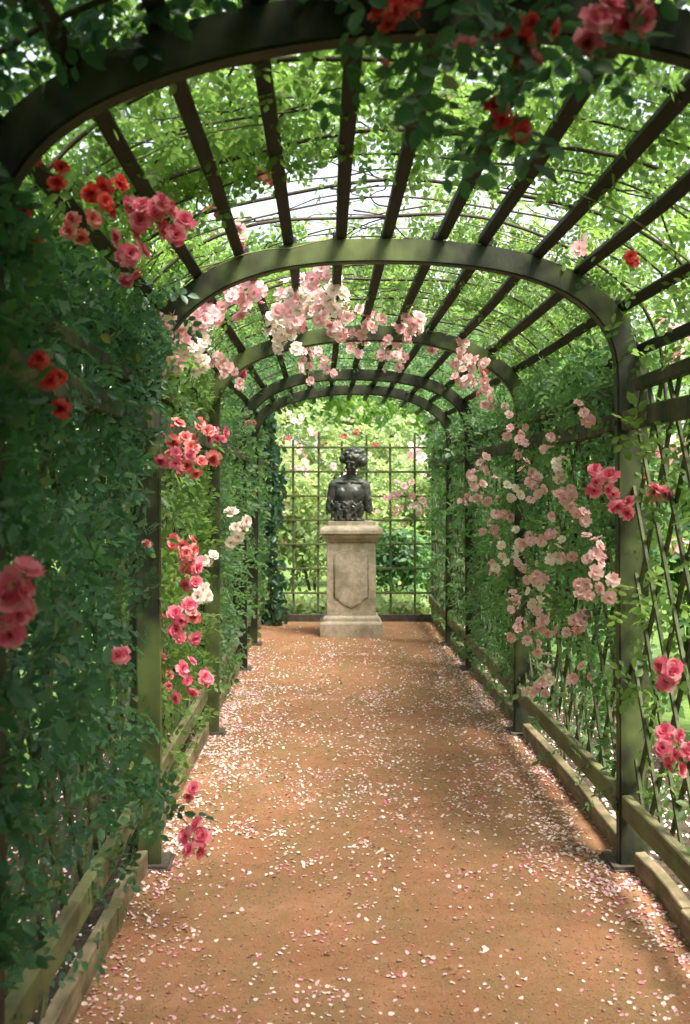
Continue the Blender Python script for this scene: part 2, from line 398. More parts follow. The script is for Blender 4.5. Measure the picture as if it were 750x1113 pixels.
# ------------------------------------------------------------------ pedestal
ped = empty('pedestal', (XC + .008, 12.28, .006))
tag(ped, 'tall pale stone pedestal with moulded cap standing at the end of the path', 'pedestal')
def square_lathe(prof_, name, parent, yd=.92, bevel=.004):
    V = []; Fs = []
    for (w, z) in prof_:
        V += [(-w, -w * yd, z), (w, -w * yd, z), (w, w * yd, z), (-w, w * yd, z)]
    n = len(prof_)
    for i in range(n - 1):
        for k in range(4): Fs.append((4 * i + k, 4 * i + (k + 1) % 4, 4 * i + 4 + (k + 1) % 4, 4 * i + 4 + k))
    Fs += [(3, 2, 1, 0), tuple(4 * (n - 1) + k for k in range(4))]
    mb = MB(); mb.add(V, Fs); return mb.build(name, M['stone'], parent, bevel=bevel, seg=2)
square_lathe([(.315, -.02), (.317, .135), (.305, .15), (.285, .156), (.285, .19), (.268, .205), (.258, .214)], 'plinth', ped)
square_lathe([(.249, .2145), (.246, .955)], 'shaft', ped)
square_lathe([(.262, .956), (.264, .985), (.285, .99), (.30, 1.015), (.30, 1.03), (.318, 1.038), (.318, 1.075), (.305, 1.098), (.272, 1.112), (.235, 1.120), (.232, 1.160)], 'cornice', ped)
def plate(pts, y0, y1):
    n = len(pts); mb = MB(); V = [(x, y0, z) for x, z in pts] + [(x, y1, z) for x, z in pts]
    mb.add(V, [tuple(range(n)), tuple(range(2 * n - 1, n - 1, -1))] + [(i, (i + 1) % n, n + (i + 1) % n, n + i) for i in range(n)]); return mb
def shield(sx, sz0, e=0):
    p = [(-sx, sz0 + .05), (-sx * .72, sz0 + .035), (-sx * .55, sz0 - .005), (-sx * .25, sz0 - .03), (0, sz0 - .05 - e), (sx * .25, sz0 - .03), (sx * .55, sz0 - .005), (sx * .72, sz0 + .035), (sx, sz0 + .05)]
    top = [(sx, .80)] + [(sx * math.cos(t), .80 + .075 * math.sin(t)) for t in np.linspace(.15, math.pi - .15, 11)] + [(-sx, .80)]
    return p + top
yb = -.247 * .92
for q, (sx, z0, d0, d1) in enumerate([(.165, .35, yb - .010, yb + .012)]):
    if q == 0:
        mb = MB(); sp_ = shield(.170, .345); mb.tube([(x, yb - .008, z) for x, z in sp_ + sp_[:1]], .0045, 6); mb.build('moulding', M['stone'], ped, smooth=True)
    plate(shield(sx, z0), d0, d1).build('relief_panel' if q == 0 else 'raised_field', M['stone'], ped, bevel=.004, seg=2)

# ------------------------------------------------------------------ bust
def bust():
    T = {}
    for q in (1, 2, 3):
        t_ = bmesh.new(); bmesh.ops.create_icosphere(t_, subdivisions=q, radius=1); T[q] = (np.array([v.co[:] for v in t_.verts]), np.array([[v.index for v in f.verts] for f in t_.faces])); t_.free()
    VV, FF, cnt = [], [], [0]
    def put(m_, q):
        v, f = T[q]; m_ = np.array(m_); VV.append(v @ m_[:3, :3].T + m_[:3, 3]); FF.append(f + cnt[0]); cnt[0] += len(v)
    def ell(c, r, rot=(0, 0, 0), seg=20):
        put(Matrix.Translation(c) @ (Matrix.Rotation(rot[2], 4, 'Z') @ Matrix.Rotation(rot[1], 4, 'Y') @ Matrix.Rotation(rot[0], 4, 'X')) @ Matrix.Diagonal((*r, 1)), 3 if seg > 16 else 2 if seg > 9 else 1)
    def limb(a, b, ra, rb, n=7):
        for i in range(n):
            t = i / (n - 1); p = Vector(a).lerp(Vector(b), t); r = ra + (rb - ra) * t; ell(p, (r, r, r), seg=14)
    rs = random.Random(4)
    ell((0, .0, .27), (.160, .10, .17)); ell((0, .01, .36), (.165, .08, .06)); ell((0, .01, .12), (.158, .108, .13)); ell((0, 0, .02), (.165, .115, .04))
    for sgn in (-1, 1):
        limb((sgn * .02, .015, .455), (sgn * .15, .01, .375), .042, .058, 12)
        limb((sgn * .163, .01, .365), (sgn * .20, -.005, .13), .056, .044, 16)
        ell((sgn * .070 - .01, -.060, .295), (.058, .040, .062)); ell((sgn * .070 - .01, -.072, .275), (.036, .030, .034))
        limb((sgn * .03, -.068, .405), (sgn * .14, -.035, .405), .011, .010, 14)
    limb((.0, .01, .40), (.028, .0, .54), .056, .048, 10)
    # head, bowed and turned a little to its right
    hc = Vector((.038, -.025, .598)); yaw, pit, rol = R(-24), R(12), R(9)
    Mh = Matrix.Translation(hc) @ Matrix.Rotation(yaw, 4, 'Z') @ Matrix.Rotation(rol, 4, 'Y') @ Matrix.Rotation(pit, 4, 'X')
    def h(c, r, seg=14):
        put(Mh @ Matrix.Translation(c) @ Matrix.Diagonal((*r, 1)), 3 if seg > 16 else 2)
    h((0, .02, .03), (.080, .098, .095), 24); h((0, -.035, -.03), (.057, .055, .075), 20); h((0, -.065, -.088), (.024, .022, .02))
    h((0, -.080, .030), (.056, .018, .014)); h((0, -.098, -.008), (.012, .018, .03)); h((0, -.107, -.022), (.016, .013, .011))
    for s in (-1, 1):
        h((s * .027, -.078, .008), (.016, .012, .010)); h((s * .036, -.068, -.03), (.022, .018, .022)); h((s * .080, .01, -.01), (.012, .018, .03))
    h((0, -.090, -.052), (.022, .010, .006)); h((0, -.088, -.063), (.018, .010, .006))
    # curled hair piled round the brow
    h((0, .035, .06), (.108, .10, .085), 24)
    for i in range(64):
        u = rs.uniform(-1, 1); a = rs.uniform(0, 6.283); st = math.sqrt(1 - u * u)
        p = Vector((.108 * st * math.cos(a), .035 + .100 * st * math.sin(a), .062 + .082 * u))
        if p.y < -.03 and p.z < .065: continue
        if p.z < -.03: continue
        r = rs.uniform(.022, .034); h(p, (r, r * .9, r * .8), 10)
    for s in (-1, 1): h((s * .108, .0, .035), (.045, .055, .052), 20)
    h((0, .09, .02), (.07, .06, .06))
    # loose drapery gathered under the breast and over the cut arms
    for i in range(9):
        x0 = rs.uniform(-.16, .16); r = rs.uniform(.010, .017); k0 = rs.uniform(-.12, .12)
        for j in range(22):
            t = j / 21; x = x0 + k0 * t + .03 * math.sin(t * 5 + i); x = max(-.18, min(.18, x)); z = .20 - .17 * t
            ell((x, -.118 * math.sqrt(max(0, 1 - (x / .2) ** 2)) + .004, z), (r, r * .8, r * 1.3), seg=8)
    for i in range(16):
        x = rs.uniform(-.15, .15); z = rs.uniform(.15, .20); ell((x, -.102 * math.sqrt(1 - (x / .2) ** 2), z), (rs.uniform(.018, .032), .016, .013), (0, rs.uniform(-.6, .6), 0), seg=12)
    for s in (-1, 1):
        for i in range(9):
            z = rs.uniform(.09, .24); a = rs.uniform(-2.4, -.7); ell((s * .185 + .038 * math.cos(a) + s * (.37 - z) * .05, .038 * math.sin(a), z), (.014, .014, .03), seg=12)
    me = np_mesh('bust', np.concatenate(VV), np.concatenate(FF), n=3)
    o = link('bust', me, M['bronze'], None, (XC - .008, 12.28, 1.166 - .008))
    r = o.modifiers.new('skin', 'REMESH'); r.mode = 'VOXEL'; r.voxel_size = .0055; r.use_smooth_shade = True
    s = o.modifiers.new('soft', 'SMOOTH'); s.factor = .5; s.iterations = 4
    dg = bpy.context.evaluated_depsgraph_get(); me2 = bpy.data.meshes.new_from_object(o.evaluated_get(dg)); o.modifiers.clear()
    old = o.data; o.data = me2; bpy.data.meshes.remove(old)
    for p in me2.polygons: p.use_smooth = True
    return tag(o, 'dark bronze bust of a woman with curled hair and draped waist on the stone pedestal', 'bust')
bust()

# ------------------------------------------------------------------ leaves
def leaflet(L=1.0, W=.62, fold=.16, droop=.12):
    return np.array([(0, 0, 0), (-.40 * W, .30, fold * .5), (-.42 * W, .66, fold * .45 - droop * .4), (0, 1, -droop), (.42 * W, .66, fold * .45 - droop * .4), (.40 * W, .30, fold * .5)]) * L
LQ = np.array([(0, 3, 2, 1), (0, 5, 4, 3)])
def sprig_tmpl(kind=5, seed=0):
    r = np.random.default_rng(seed); V = []; 
    spec = {5: [(.62, 0, .46), (.40, 62, .40), (.40, -62, .40), (.10, 68, .33), (.10, -68, .33)],
            3: [(.40, 0, .60), (.18, 65, .5), (.18, -65, .5)], 1: [(0, 0, 1.0)], 7: [(.70, 0, .34), (.50, 58, .32), (.50, -58, .32), (.30, 62, .30), (.30, -62, .30), (.1, 66, .24), (.1, -66, .24)]}[kind]
    for (y, a, L) in spec:
        a = R(a + r.uniform(-9, 9)); T = leaflet(L * r.uniform(.9, 1.1), r.uniform(.58, .72)); c, s = math.cos(a), math.sin(a)
        rl = r.uniform(-.3, .3); T[:, 2] += T[:, 0] * rl
        X = T[:, 0] * c + T[:, 1] * s; Y = -T[:, 0] * s + T[:, 1] * c
        V.append(np.stack([X, Y + y, T[:, 2] - .10 * (y ** 2)], -1))
    V = np.concatenate(V); Q = np.concatenate([LQ + 6 * i for i in range(len(spec))]); return V, Q
def unit(a): return a / np.maximum(np.linalg.norm(a, axis=-1, keepdims=True), 1e-9)
def scatter(P, D, N, S, kind=5):
    """leaf sprigs at points P pointing along D with faces towards N, sizes S -> vertices, quads"""
    T = [sprig_tmpl(kind, k) for k in range(4)]; D = unit(D); Xa = unit(np.cross(D, N)); Na = np.cross(Xa, D)
    Vs, Qs, b = [], [], 0; idx = np.arange(len(P)) % 4
    for k in range(4):
        m_ = idx == k; t, q = T[k]
        v = P[m_][:, None] + S[m_][:, None, None] * (t[None, :, 0:1] * Xa[m_][:, None] + t[None, :, 1:2] * D[m_][:, None] + t[None, :, 2:3] * Na[m_][:, None])
        n = int(m_.sum()); Vs.append(v.reshape(-1, 3)); Qs.append((q[None] + (np.arange(n) * len(t))[:, None, None]).reshape(-1, 4) + b); b += n * len(t)
    return np.concatenate(Vs), np.concatenate(Qs)

# ------------------------------------------------------------------ roses
def petal(L, W, th0, th1, phi, r0=.0, nu=3, nv=4, ruff=.0, rr=random):
    us = np.linspace(-1, 1, nu); V = []; x = r0; z = 0; prev = 0
    for j in range(nv):
        t = j / (nv - 1); th = th0 + (th1 - th0) * t
        if j: x += L / (nv - 1) * math.sin(th); z += L / (nv - 1) * math.cos(th)
        w = W * (.28 + .85 * math.sin(min(t, .82) * 1.9)) * (1 if j < nv - 1 else .78)
        for u in us:
            cup = .30 * w * u * u; rf = ruff * rr.uniform(-1, 1) * t
            px_, py_, pz_ = x - cup * math.cos(th) + rf, u * w, z + cup * math.sin(th) * .6 + rf
            V.append((px_ * math.cos(phi) - py_ * math.sin(phi), px_ * math.sin(phi) + py_ * math.cos(phi), pz_))
    Q = [(j * nu + i, j * nu + i + 1, (j + 1) * nu + i + 1, (j + 1) * nu + i) for j in range(nv - 1) for i in range(nu - 1)]
    return np.array(V), np.array(Q)
def bloom_tmpl(kind, seed):
    rr = random.Random(seed); parts = []
    if kind == 'double': layers = [(5, 1.0, .42, .95, 1.75), (5, .82, .36, .55, 1.15), (5, .62, .28, .2, .65), (4, .45, .2, 0, .25)]
    elif kind == 'open': layers = [(5, 1.0, .46, 1.15, 1.5), (4, .86, .4, .95, 1.25)]
    elif kind == 'small': layers = [(5, 1.0, .48, .9, 1.6), (4, .65, .32, .25, .9)]
    else: layers = [(3, 1.0, .5, .05, .35), (2, .8, .4, 0, .1)]
    V, Q, MI, b = [], [], [], 0
    for (n, L, W, a, c) in layers:
        o = rr.uniform(0, 6.28)
        for k in range(n):
            nu, nv = (3, 4) if kind in ('double', 'open') else (3, 3)
            v, q = petal(L * rr.uniform(.88, 1.08), W * rr.uniform(.9, 1.1), a + rr.uniform(-.12, .12), c + rr.uniform(-.25, .2), o + 6.283 * k / n + rr.uniform(-.15, .15), .03, nu, nv, .035, rr)
            V.append(v); Q.append(q + b); MI += [0] * len(q); b += len(v)
    if kind in ('open', 'small'):
        n = 7 if kind == 'open' else 4
        for k in range(n * 2):
            a = rr.uniform(0, 6.28); r = rr.uniform(.02, .2); h = rr.uniform(.16, .26); w = .05
            c = np.array((r * math.cos(a), r * math.sin(a), h)); v = c + np.array([(-w, -w, 0), (w, -w, 0), (w, w, .03), (-w, w, .03)])
            V.append(v); Q.append(np.array([(0, 1, 2, 3)]) + b); MI += [1]; b += 4
    return np.concatenate(V), np.concatenate(Q), MI
BT = {k: [bloom_tmpl(k, s + 11) for s in range(4)] for k in ('double', 'open', 'small', 'bud')}
def frame(n):
    n = Vector(n).normalized(); x = n.orthogonal().normalized(); x = Matrix.Rotation(random.uniform(0, 6.28), 3, n) @ x; y = n.cross(x)
    return np.array([x, y, n])          # rows
def cluster(plant, c, n, rad, size, colour, kind='double', sub=True, toward=None, elong=1.0):
    """a truss of n blooms round c; blooms are sub-parts when they show large"""
    c = Vector(c); base = Vector(plant.location)
    stem = MB(); V, Q, MI, b = [], [], [], 0; blooms = []
    view = (Vector((0, 0, CH)) - c).normalized() if toward is None else Vector(toward)
    back = c - view * (rad * .9 + .03) + Vector((0, 0, random.uniform(-.02, .05)))
    placed = []
    for i in range(n):
        for _ in range(25):
            p = Vector((random.gauss(0, .5), random.gauss(0, .5), random.gauss(0, .5) * elong)) * rad
            if n == 1: p *= .2
            if all((p - q).length > size * 1.25 for q in placed): break
        placed.append(p); P = c + p
        nrm = (view * random.uniform(.4, 1.2) + Vector((random.uniform(-.8, .8), random.uniform(-.8, .8), random.uniform(-.3, .7))) + p.normalized() * .5).normalized()
        kk = kind if random.random() > .1 or n < 4 else 'bud'; s = size * random.uniform(.8, 1.15) * (.6 if kk == 'bud' else 1)
        t, q, mi = random.choice(BT[kk]); A = frame(nrm)
        v = (t * s) @ A + np.array(P - nrm * .012)
        stem.tube([P - nrm * .010, P - nrm * .03 * (s / .03) + Vector((0, 0, -.004)), (P + back) / 2 + Vector((0, 0, -.01)), back], [.0022, .002, .002, .0025], 4)
        blooms.append((v, q, mi)); 
    root = stem.build('rose_cluster', M['cane'], plant, smooth=True); root.location = -base
    root['label'] = {'hot': 'cluster of hot pink roses', 'red': 'cluster of coral red roses', 'coral': 'cluster of salmon pink roses', 'pale': 'cluster of pale pink roses', 'white': 'cluster of blush white roses'}[colour]
    mats = [M[colour], M['stamen']]
    if sub:
        for v, q, mi in blooms: link('rose_bloom', np_mesh('rose_bloom', v, q, matidx=mi, smooth=True), mats, root)
    else:
        for v, q, mi in blooms: V.append(v); Q.append(q + b); MI += mi; b += len(v)
        link('blossom', np_mesh('blossom', np.concatenate(V), np.concatenate(Q), matidx=MI, smooth=True), mats, root)
    return root

# ------------------------------------------------------------------ climbing roses over the pergola
def lerp_tab(tab, s):  # piecewise linear table on arc fraction
    return np.interp(s, [t[0] for t in tab], [t[1] for t in tab])
def foliage(plant, s0, s1, y0, y1, tab, m, size=.10, kind=5, off=(-.06, .20), holes=(), extra=None, clump=.5, part='foliage', seed=1):
    rng = np.random.default_rng(seed); area = (s1 - s0) * (y1 - y0); lai = max(t[1] for t in tab)
    a_sp = (.0048 if kind == 5 else .0055) * (size / .10) ** 2
    n = int(area * lai / a_sp * 1.9)
    s = rng.uniform(s0, s1, n); y = rng.uniform(y0, y1, n)
    cl = .6 * vnoise(np.stack([s * 3.1, y * 2.6, s * 0 + seed * 3.7], -1)) + .4 * vnoise(np.stack([s * 8, y * 7.3, s * 0 + seed], -1))
    w = np.clip((cl - (.5 - .22)) / .44, 0, 1) ** 1.3; w = (1 - clump) * .55 + clump * w * 1.1
    w = w * lerp_tab(tab, s) / lai
    for (hs, hy, rs_, ry) in holes: w = w * np.clip((((s - hs) / rs_) ** 2 + ((y - hy) / ry) ** 2) - .55, 0, 1)
    keep = rng.random(n) < w; s, y = s[keep], y[keep]; n = len(s)
    o = rng.uniform(off[0], off[1], n) * (0.4 + .6 * rng.random(n)) + .05 * (cl[keep] - .5)
    P = surf(s, y, 0); x_, z_, nx, nz = prof(s); Nn = np.stack([nx, 0 * nx, nz], -1); P = P + Nn * o[:, None] + rng.normal(0, .02, (n, 3))
    D = rng.normal(0, 1, (n, 3)) + np.array([0, 0, -.35]); inward = -Nn
    N = rng.normal(0, .65, (n, 3)) + np.array([0, 0, .75]) + inward * .35 * np.sign(.55 - rng.random(n))[:, None]
    if extra is not None and len(extra[0]):
        eP = np.array(extra[0]); P = np.concatenate([P, eP]); k = len(eP)
        D = np.concatenate([D, rng.normal(0, 1, (k, 3)) + np.array([0, 0, -.5])]); N = np.concatenate([N, rng.normal(0, .6, (k, 3)) + np.array([0, -.6, .5])])
    ok = P[:, 2] > .03; P, D, N = P[ok], D[ok], N[ok]
    S = size * rng.uniform(.7, 1.25, len(P))
    v, q = scatter(P - np.array(plant.location), D, N, S, kind)
    return link(part, np_mesh(part, v, q), m, plant)
def canes(plant, side_, y0, y1, n, smax, seed=1, r=.006):
    rs = random.Random(seed); b = Vector(plant.location)
    for i in range(n):
        y = rs.uniform(y0 + .1, y1 - .1); s = .0; pts = []; rad = []; o = rs.uniform(.02, .12); yy = y; dy = rs.uniform(-.22, .22)
        tot = rs.uniform(.45, 1) * smax; k = int(tot / .09)
        for j in range(k):
            s = tot * j / k; dy += rs.uniform(-.09, .09); dy = max(-.7, min(.7, dy)); yy += dy * .09; yy = max(y0 - .1, min(y1 + .1, yy))
            o = max(-.05, min(.16, o + rs.uniform(-.018, .018)))
            p = surf(s if side_ < 0 else LEN - s, yy, o).tolist(); p[2] = max(p[2], -.02); pts.append(Vector(p) - b); rad.append(r * (1.15 - .8 * j / k) * (1 + .15 * rs.random()))
        if len(pts) > 3:
            mb = MB(); mb.tube(pts, rad, 5); mb.build('cane', M['cane'], plant, smooth=True)
MID = LEN / 2
# arc-length stations: 0 foot, 1.9 top of the wall, ~2.5 shoulder, MID ridge
def tabL(low, high, sh, top): return [(0, low * .6), (.35, low), (.9, (low + high) / 2), (1.3, high), (1.9, high), (2.5, sh), (MID, top)]
def tabR(low, high, sh, top): return [(MID, top), (LEN - 2.5, sh), (LEN - 1.9, high), (LEN - 1.3, high), (LEN - .9, (low + high) / 2), (LEN - .35, low), (LEN, low * .6)]
def nbay(b): return (ARCHES[b] if b else -4.5), (ARCHES[b + 1] if b + 1 < len(ARCHES) else ENDZ - .05)  # first bay's leaves run on unseen behind the camera, added for shade
L_LAB = ['climbing rose with dense dark leaves filling the near upper left corner', 'big dark-leaved climbing rose with hot pink and red blooms on the near left trellis',
         'sunlit climbing rose with salmon pink clusters just past the clear arch, left side', 'climbing rose with blush white blooms on the left beyond the salmon pink one',
         'thin leafy climbing rose by the fourth arch on the left', 'climbing rose on the left next to the ivy column']
R_LAB = ['climbing rose hanging over the top edge of the view with red and pink roses', 'open sparse climbing rose with hot pink clusters on the near right trellis',
         'climbing rose covered in pale pink clusters behind the right post of the clear arch', 'dense green climbing rose with pale pink sprays further back on the right',
         'green climbing rose overhead by the fourth arch on the right', 'climbing rose on the last right hand trellis near the pedestal']
spec = {  # low, high, shoulder, top | material, leaf size, holes (s, y, rs, ry)
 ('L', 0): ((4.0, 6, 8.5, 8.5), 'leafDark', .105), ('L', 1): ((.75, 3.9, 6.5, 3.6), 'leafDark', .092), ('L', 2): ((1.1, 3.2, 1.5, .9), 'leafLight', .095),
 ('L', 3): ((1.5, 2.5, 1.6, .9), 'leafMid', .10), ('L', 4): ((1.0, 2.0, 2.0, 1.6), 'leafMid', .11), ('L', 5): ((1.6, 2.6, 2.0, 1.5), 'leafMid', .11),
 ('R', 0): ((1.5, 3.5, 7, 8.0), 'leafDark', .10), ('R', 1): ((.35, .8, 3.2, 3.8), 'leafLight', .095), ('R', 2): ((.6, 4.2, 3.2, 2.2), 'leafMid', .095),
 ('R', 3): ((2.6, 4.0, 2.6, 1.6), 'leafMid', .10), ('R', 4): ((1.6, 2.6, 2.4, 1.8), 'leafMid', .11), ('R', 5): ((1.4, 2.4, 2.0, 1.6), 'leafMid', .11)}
holes = {('L', 1): [(2.95, 4.35, .55, .5)], ('R', 1): [(3.45, 4.45, .45, .4)], ('L', 2): [(2.6, 5.2, .5, .6)]}
PL = {}
for (sd, b), (t, mk, sz) in spec.items():
    y0, y1 = nbay(b); sg = -1 if sd == 'L' else 1
    p = empty('climbing_rose', (XC + sg * 1.12, (y0 + y1) / 2, 0)); PL[(sd, b)] = p
    tag(p, (L_LAB if sd == 'L' else R_LAB)[b], 'climbing rose', 'climbing roses on the pergola')
    tb = tabL(*t) if sd == 'L' else tabR(*t); s0, s1 = (.1, MID) if sd == 'L' else (MID, LEN - .1)
    # canopy leaves as separate part, light and shade overhead put into leaf tone
    cut = 2.15 if sd == 'L' else LEN - 2.15
    extra = None
    if (sd, b) == ('R', 0):
        E = []
        for (px, py, Z, r, n) in [(400, 20, 2.1, .07, 16), (440, 50, 2.1, .08, 20), (470, 85, 2.1, .06, 12), (520, 70, 2.1, .08, 22), (560, 85, 2.08, .07, 18), (590, 60, 2.1, .07, 14), (545, 165, 2.1, .04, 5), (530, 110, 2.1, .06, 12), (575, 20, 2.1, .1, 22), (480, 15, 2.1, .1, 22), (620, 60, 2.1, .06, 8), (650, 75, 2.1, .05, 6), (700, 15, 2.1, .06, 8)]:
            for _ in range(int(n * .42)): E.append(pix(px, py, Z) + Vector((random.gauss(0, r * .8), random.gauss(0, r * .9), random.gauss(0, r * .8))))
        extra = (E,)
    if (sd, b) == ('L', 1):
        E = []
        for (px, py, Z, r, n) in [(170, 845, 4.0, .07, 12), (150, 870, 3.9, .07, 10), (185, 885, 4.0, .05, 8), (130, 820, 3.9, .1, 20), (60, 800, 3.2, .12, 16), (40, 730, 3.0, .12, 20), (6, 250, 2.34, .07, 30), (0, 350, 2.34, .05, 26), (0, 450, 2.34, .05, 26), (-5, 550, 2.34, .05, 22), (-5, 650, 2.34, .05, 22), (0, 750, 2.34, .05, 22), (0, 870, 2.34, .05, 20), (0, 1000, 2.34, .05, 16), (110, 760, 3.7, .1, 18), (150, 400, 4.2, .12, 26), (160, 330, 4.3, .1, 22), (120, 480, 3.9, .1, 20)]:
            for _ in range(n): E.append(pix(px, py, Z) + Vector((random.gauss(0, r * .6), random.gauss(0, r), random.gauss(0, r * .6))))
        extra = (E,)
    if (sd, b) == ('R', 1):
        E = []
        for (px, py, Z, r, n) in [(700, 470, 4.3, .06, 7), (735, 520, 4.2, .07, 10), (725, 545, 4.2, .06, 7), (700, 660, 4.5, .08, 12), (695, 740, 4.5, .08, 12), (735, 690, 4.2, .06, 6), (740, 480, 4.1, .05, 6)]:
            for _ in range(n): E.append(pix(px, py, Z) + Vector((random.gauss(0, r * .6), random.gauss(0, r), random.gauss(0, r * .6))))
        extra = (E,)
    w0, w1 = (s0, cut) if sd == 'L' else (cut, s1)
    foliage(p, w0, w1, y0, y1, tb, M[mk], sz, 5 if b < 4 else 3, (-.12, .22) if mk != 'leafLight' else (-.08, .2), [(1.0, 4.6, .5, .25)] if (sd, b) == ('L', 1) else (), extra, .55, 'foliage', 10 + b + (50 if sg > 0 else 0))
    r0, r1 = (cut, s1) if sd == 'L' else (s0, cut)
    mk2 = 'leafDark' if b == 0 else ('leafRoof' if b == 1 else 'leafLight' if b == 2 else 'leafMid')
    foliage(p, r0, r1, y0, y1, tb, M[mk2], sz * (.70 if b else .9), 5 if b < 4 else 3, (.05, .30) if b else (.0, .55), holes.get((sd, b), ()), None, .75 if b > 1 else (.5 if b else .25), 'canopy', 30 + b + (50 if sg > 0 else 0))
    if b in (1, 2):
        rs_ = random.Random(900 + b * 3 + sg); mb = MB(); bl = Vector(p.location)
        for _ in range(34):
            s_, y_ = rs_.uniform(2.0, MID) if sd == 'L' else rs_.uniform(MID, LEN - 2.0), rs_.uniform(y0, y1); a_ = rs_.uniform(0, 6.28); o_ = rs_.uniform(.05, .12); pts = []
            for j in range(9):
                pts.append(Vector(surf(s_, y_, o_).tolist()) - bl); a_ += rs_.uniform(-.4, .4); s_ += .075 * math.cos(a_); y_ += .075 * math.sin(a_); o_ += rs_.uniform(-.015, .015)
            mb.tube(pts, [.0042 * (1 - .08 * j) for j in range(9)], 4)
        mb.build('twiggy_growth', M['wire'], p, smooth=True)
    canes(p, sg, y0, y1, 7 if b < 3 else 4, LEN * .52, 5 + b * 2 + (1 if sg > 0 else 0))

# rose trusses, placed where the lines of sight meet trellis and roof
def C(key, px, py, n, rad_px, size, colour, kind='double', Z=None, inset=.10, sub=True, elong=1.0):
    P = pix(px, py, Z) if Z else hit(px, py, inset)
    cluster(PL[key], P, n, rad_px * P.y / F, size, colour, kind, sub, None, elong)
k = ('L', 1)
C(k, 28, 622, 3, 14, .029, 'hot', 'open', Z=2.12); C(k, 12, 655, 9, 24, .027, 'hot', 'double', Z=2.12)
C(k, 54, 408, 7, 22, .022, 'red', 'double', Z=2.55, elong=1.4); C(k, 38, 275, 3, 10, .022, 'red', Z=2.6); C(k, 8, 385, 1, 5, .018, 'red', 'bud', Z=2.5)
C(k, 158, 228, 9, 26, .030, 'hot', Z=3.05); C(k, 188, 245, 6, 18, .030, 'hot', Z=3.1); C(k, 145, 278, 6, 18, .028, 'hot', Z=3.05); C(k, 120, 215, 6, 22, .026, 'red', Z=2.95); C(k, 88, 245, 4, 16, .026, 'coral', Z=2.8)
C(k, 62, 195, 4, 24, .022, 'red', Z=2.6); C(k, 15, 225, 3, 12, .022, 'red', Z=2.4)
C(k, 126, 717, 2, 8, .034, 'hot', Z=3.6); C(k, 213, 912, 5, 22, .030, 'hot', Z=4.0); C(k, 205, 862, 3, 16, .022, 'hot', Z=4.05); C(k, 160, 590, 1, 4, .022, 'coral', Z=4.4)
k = ('L', 2)
C(k, 200, 478, 12, 24, .032, 'coral', inset=.2); C(k, 205, 505, 10, 20, .032, 'coral', inset=.2); C(k, 188, 500, 6, 18, .030, 'hot', inset=.2); C(k, 240, 473, 5, 12, .032, 'hot', inset=.18); C(k, 166, 712, 5, 18, .028, 'hot', Z=4.95); C(k, 200, 735, 8, 20, .036, 'hot', Z=5.3)
C(k, 182, 742, 4, 12, .028, 'coral', Z=5.4); C(k, 222, 735, 2, 8, .034, 'hot', Z=5.8); C(k, 203, 592, 7, 16, .036, 'coral', Z=5.0); C(k, 212, 617, 7, 16, .036, 'hot', Z=5.1); C(k, 192, 672, 7, 18, .034, 'hot', Z=4.95, elong=1.4); C(k, 205, 662, 3, 10, .03, 'coral', Z=5.5)
C(k, 222, 642, 5, 12, .034, 'white', Z=5.3); C(k, 232, 607, 3, 9, .032, 'white', Z=6.0)
for (px, py, n, r) in [(345, 300, 4, 12), (330, 318, 6, 18), (312, 330, 6, 18), (350, 330, 8, 20), (310, 360, 9, 20), (335, 380, 9, 20), (350, 395, 6, 14), (372, 352, 8, 18), (385, 372, 6, 14), (400, 352, 6, 16), (420, 372, 9, 18), (438, 362, 5, 14),
                       (255, 325, 5, 16), (275, 318, 5, 14), (225, 342, 5, 16), (300, 345, 6, 14), (325, 345, 6, 14), (362, 322, 5, 12), (450, 350, 6, 14), (468, 372, 5, 12), (430, 385, 5, 12), (182, 395, 5, 12), (178, 352, 5, 12), (205, 352, 6, 16), (190, 375, 6, 14), (215, 385, 6, 16), (236, 395, 5, 14)]:
    C(k, px, py, int(n * 1.7), r, .036, 'pale' if random.random() < .8 else 'white', 'small', inset=.05, sub=False)
k = ('L', 1)
for (px, py, n, r, c) in [(255, 240, 3, 10, 'pale'), (230, 228, 3, 8, 'hot'), (300, 190, 4, 12, 'coral'), (262, 262, 3, 8, 'hot')]: C(k, px, py, n, r, .028, c, 'small', inset=-.05, sub=False)
k = ('L', 3)
C(k, 260, 576, 7, 13, .046, 'white', Z=7.2); C(k, 255, 408, 4, 12, .032, 'pale', 'double'); C(k, 264, 406, 2, 6, .030, 'hot'); C(k, 268, 460, 3, 9, .026, 'hot')
k = ('L', 5)
for (px, py) in [(290, 470), (312, 479)]: C(k, px, py, 2, 5, .03, 'coral', 'small', Z=13.0, sub=False)
k = ('R', 2)
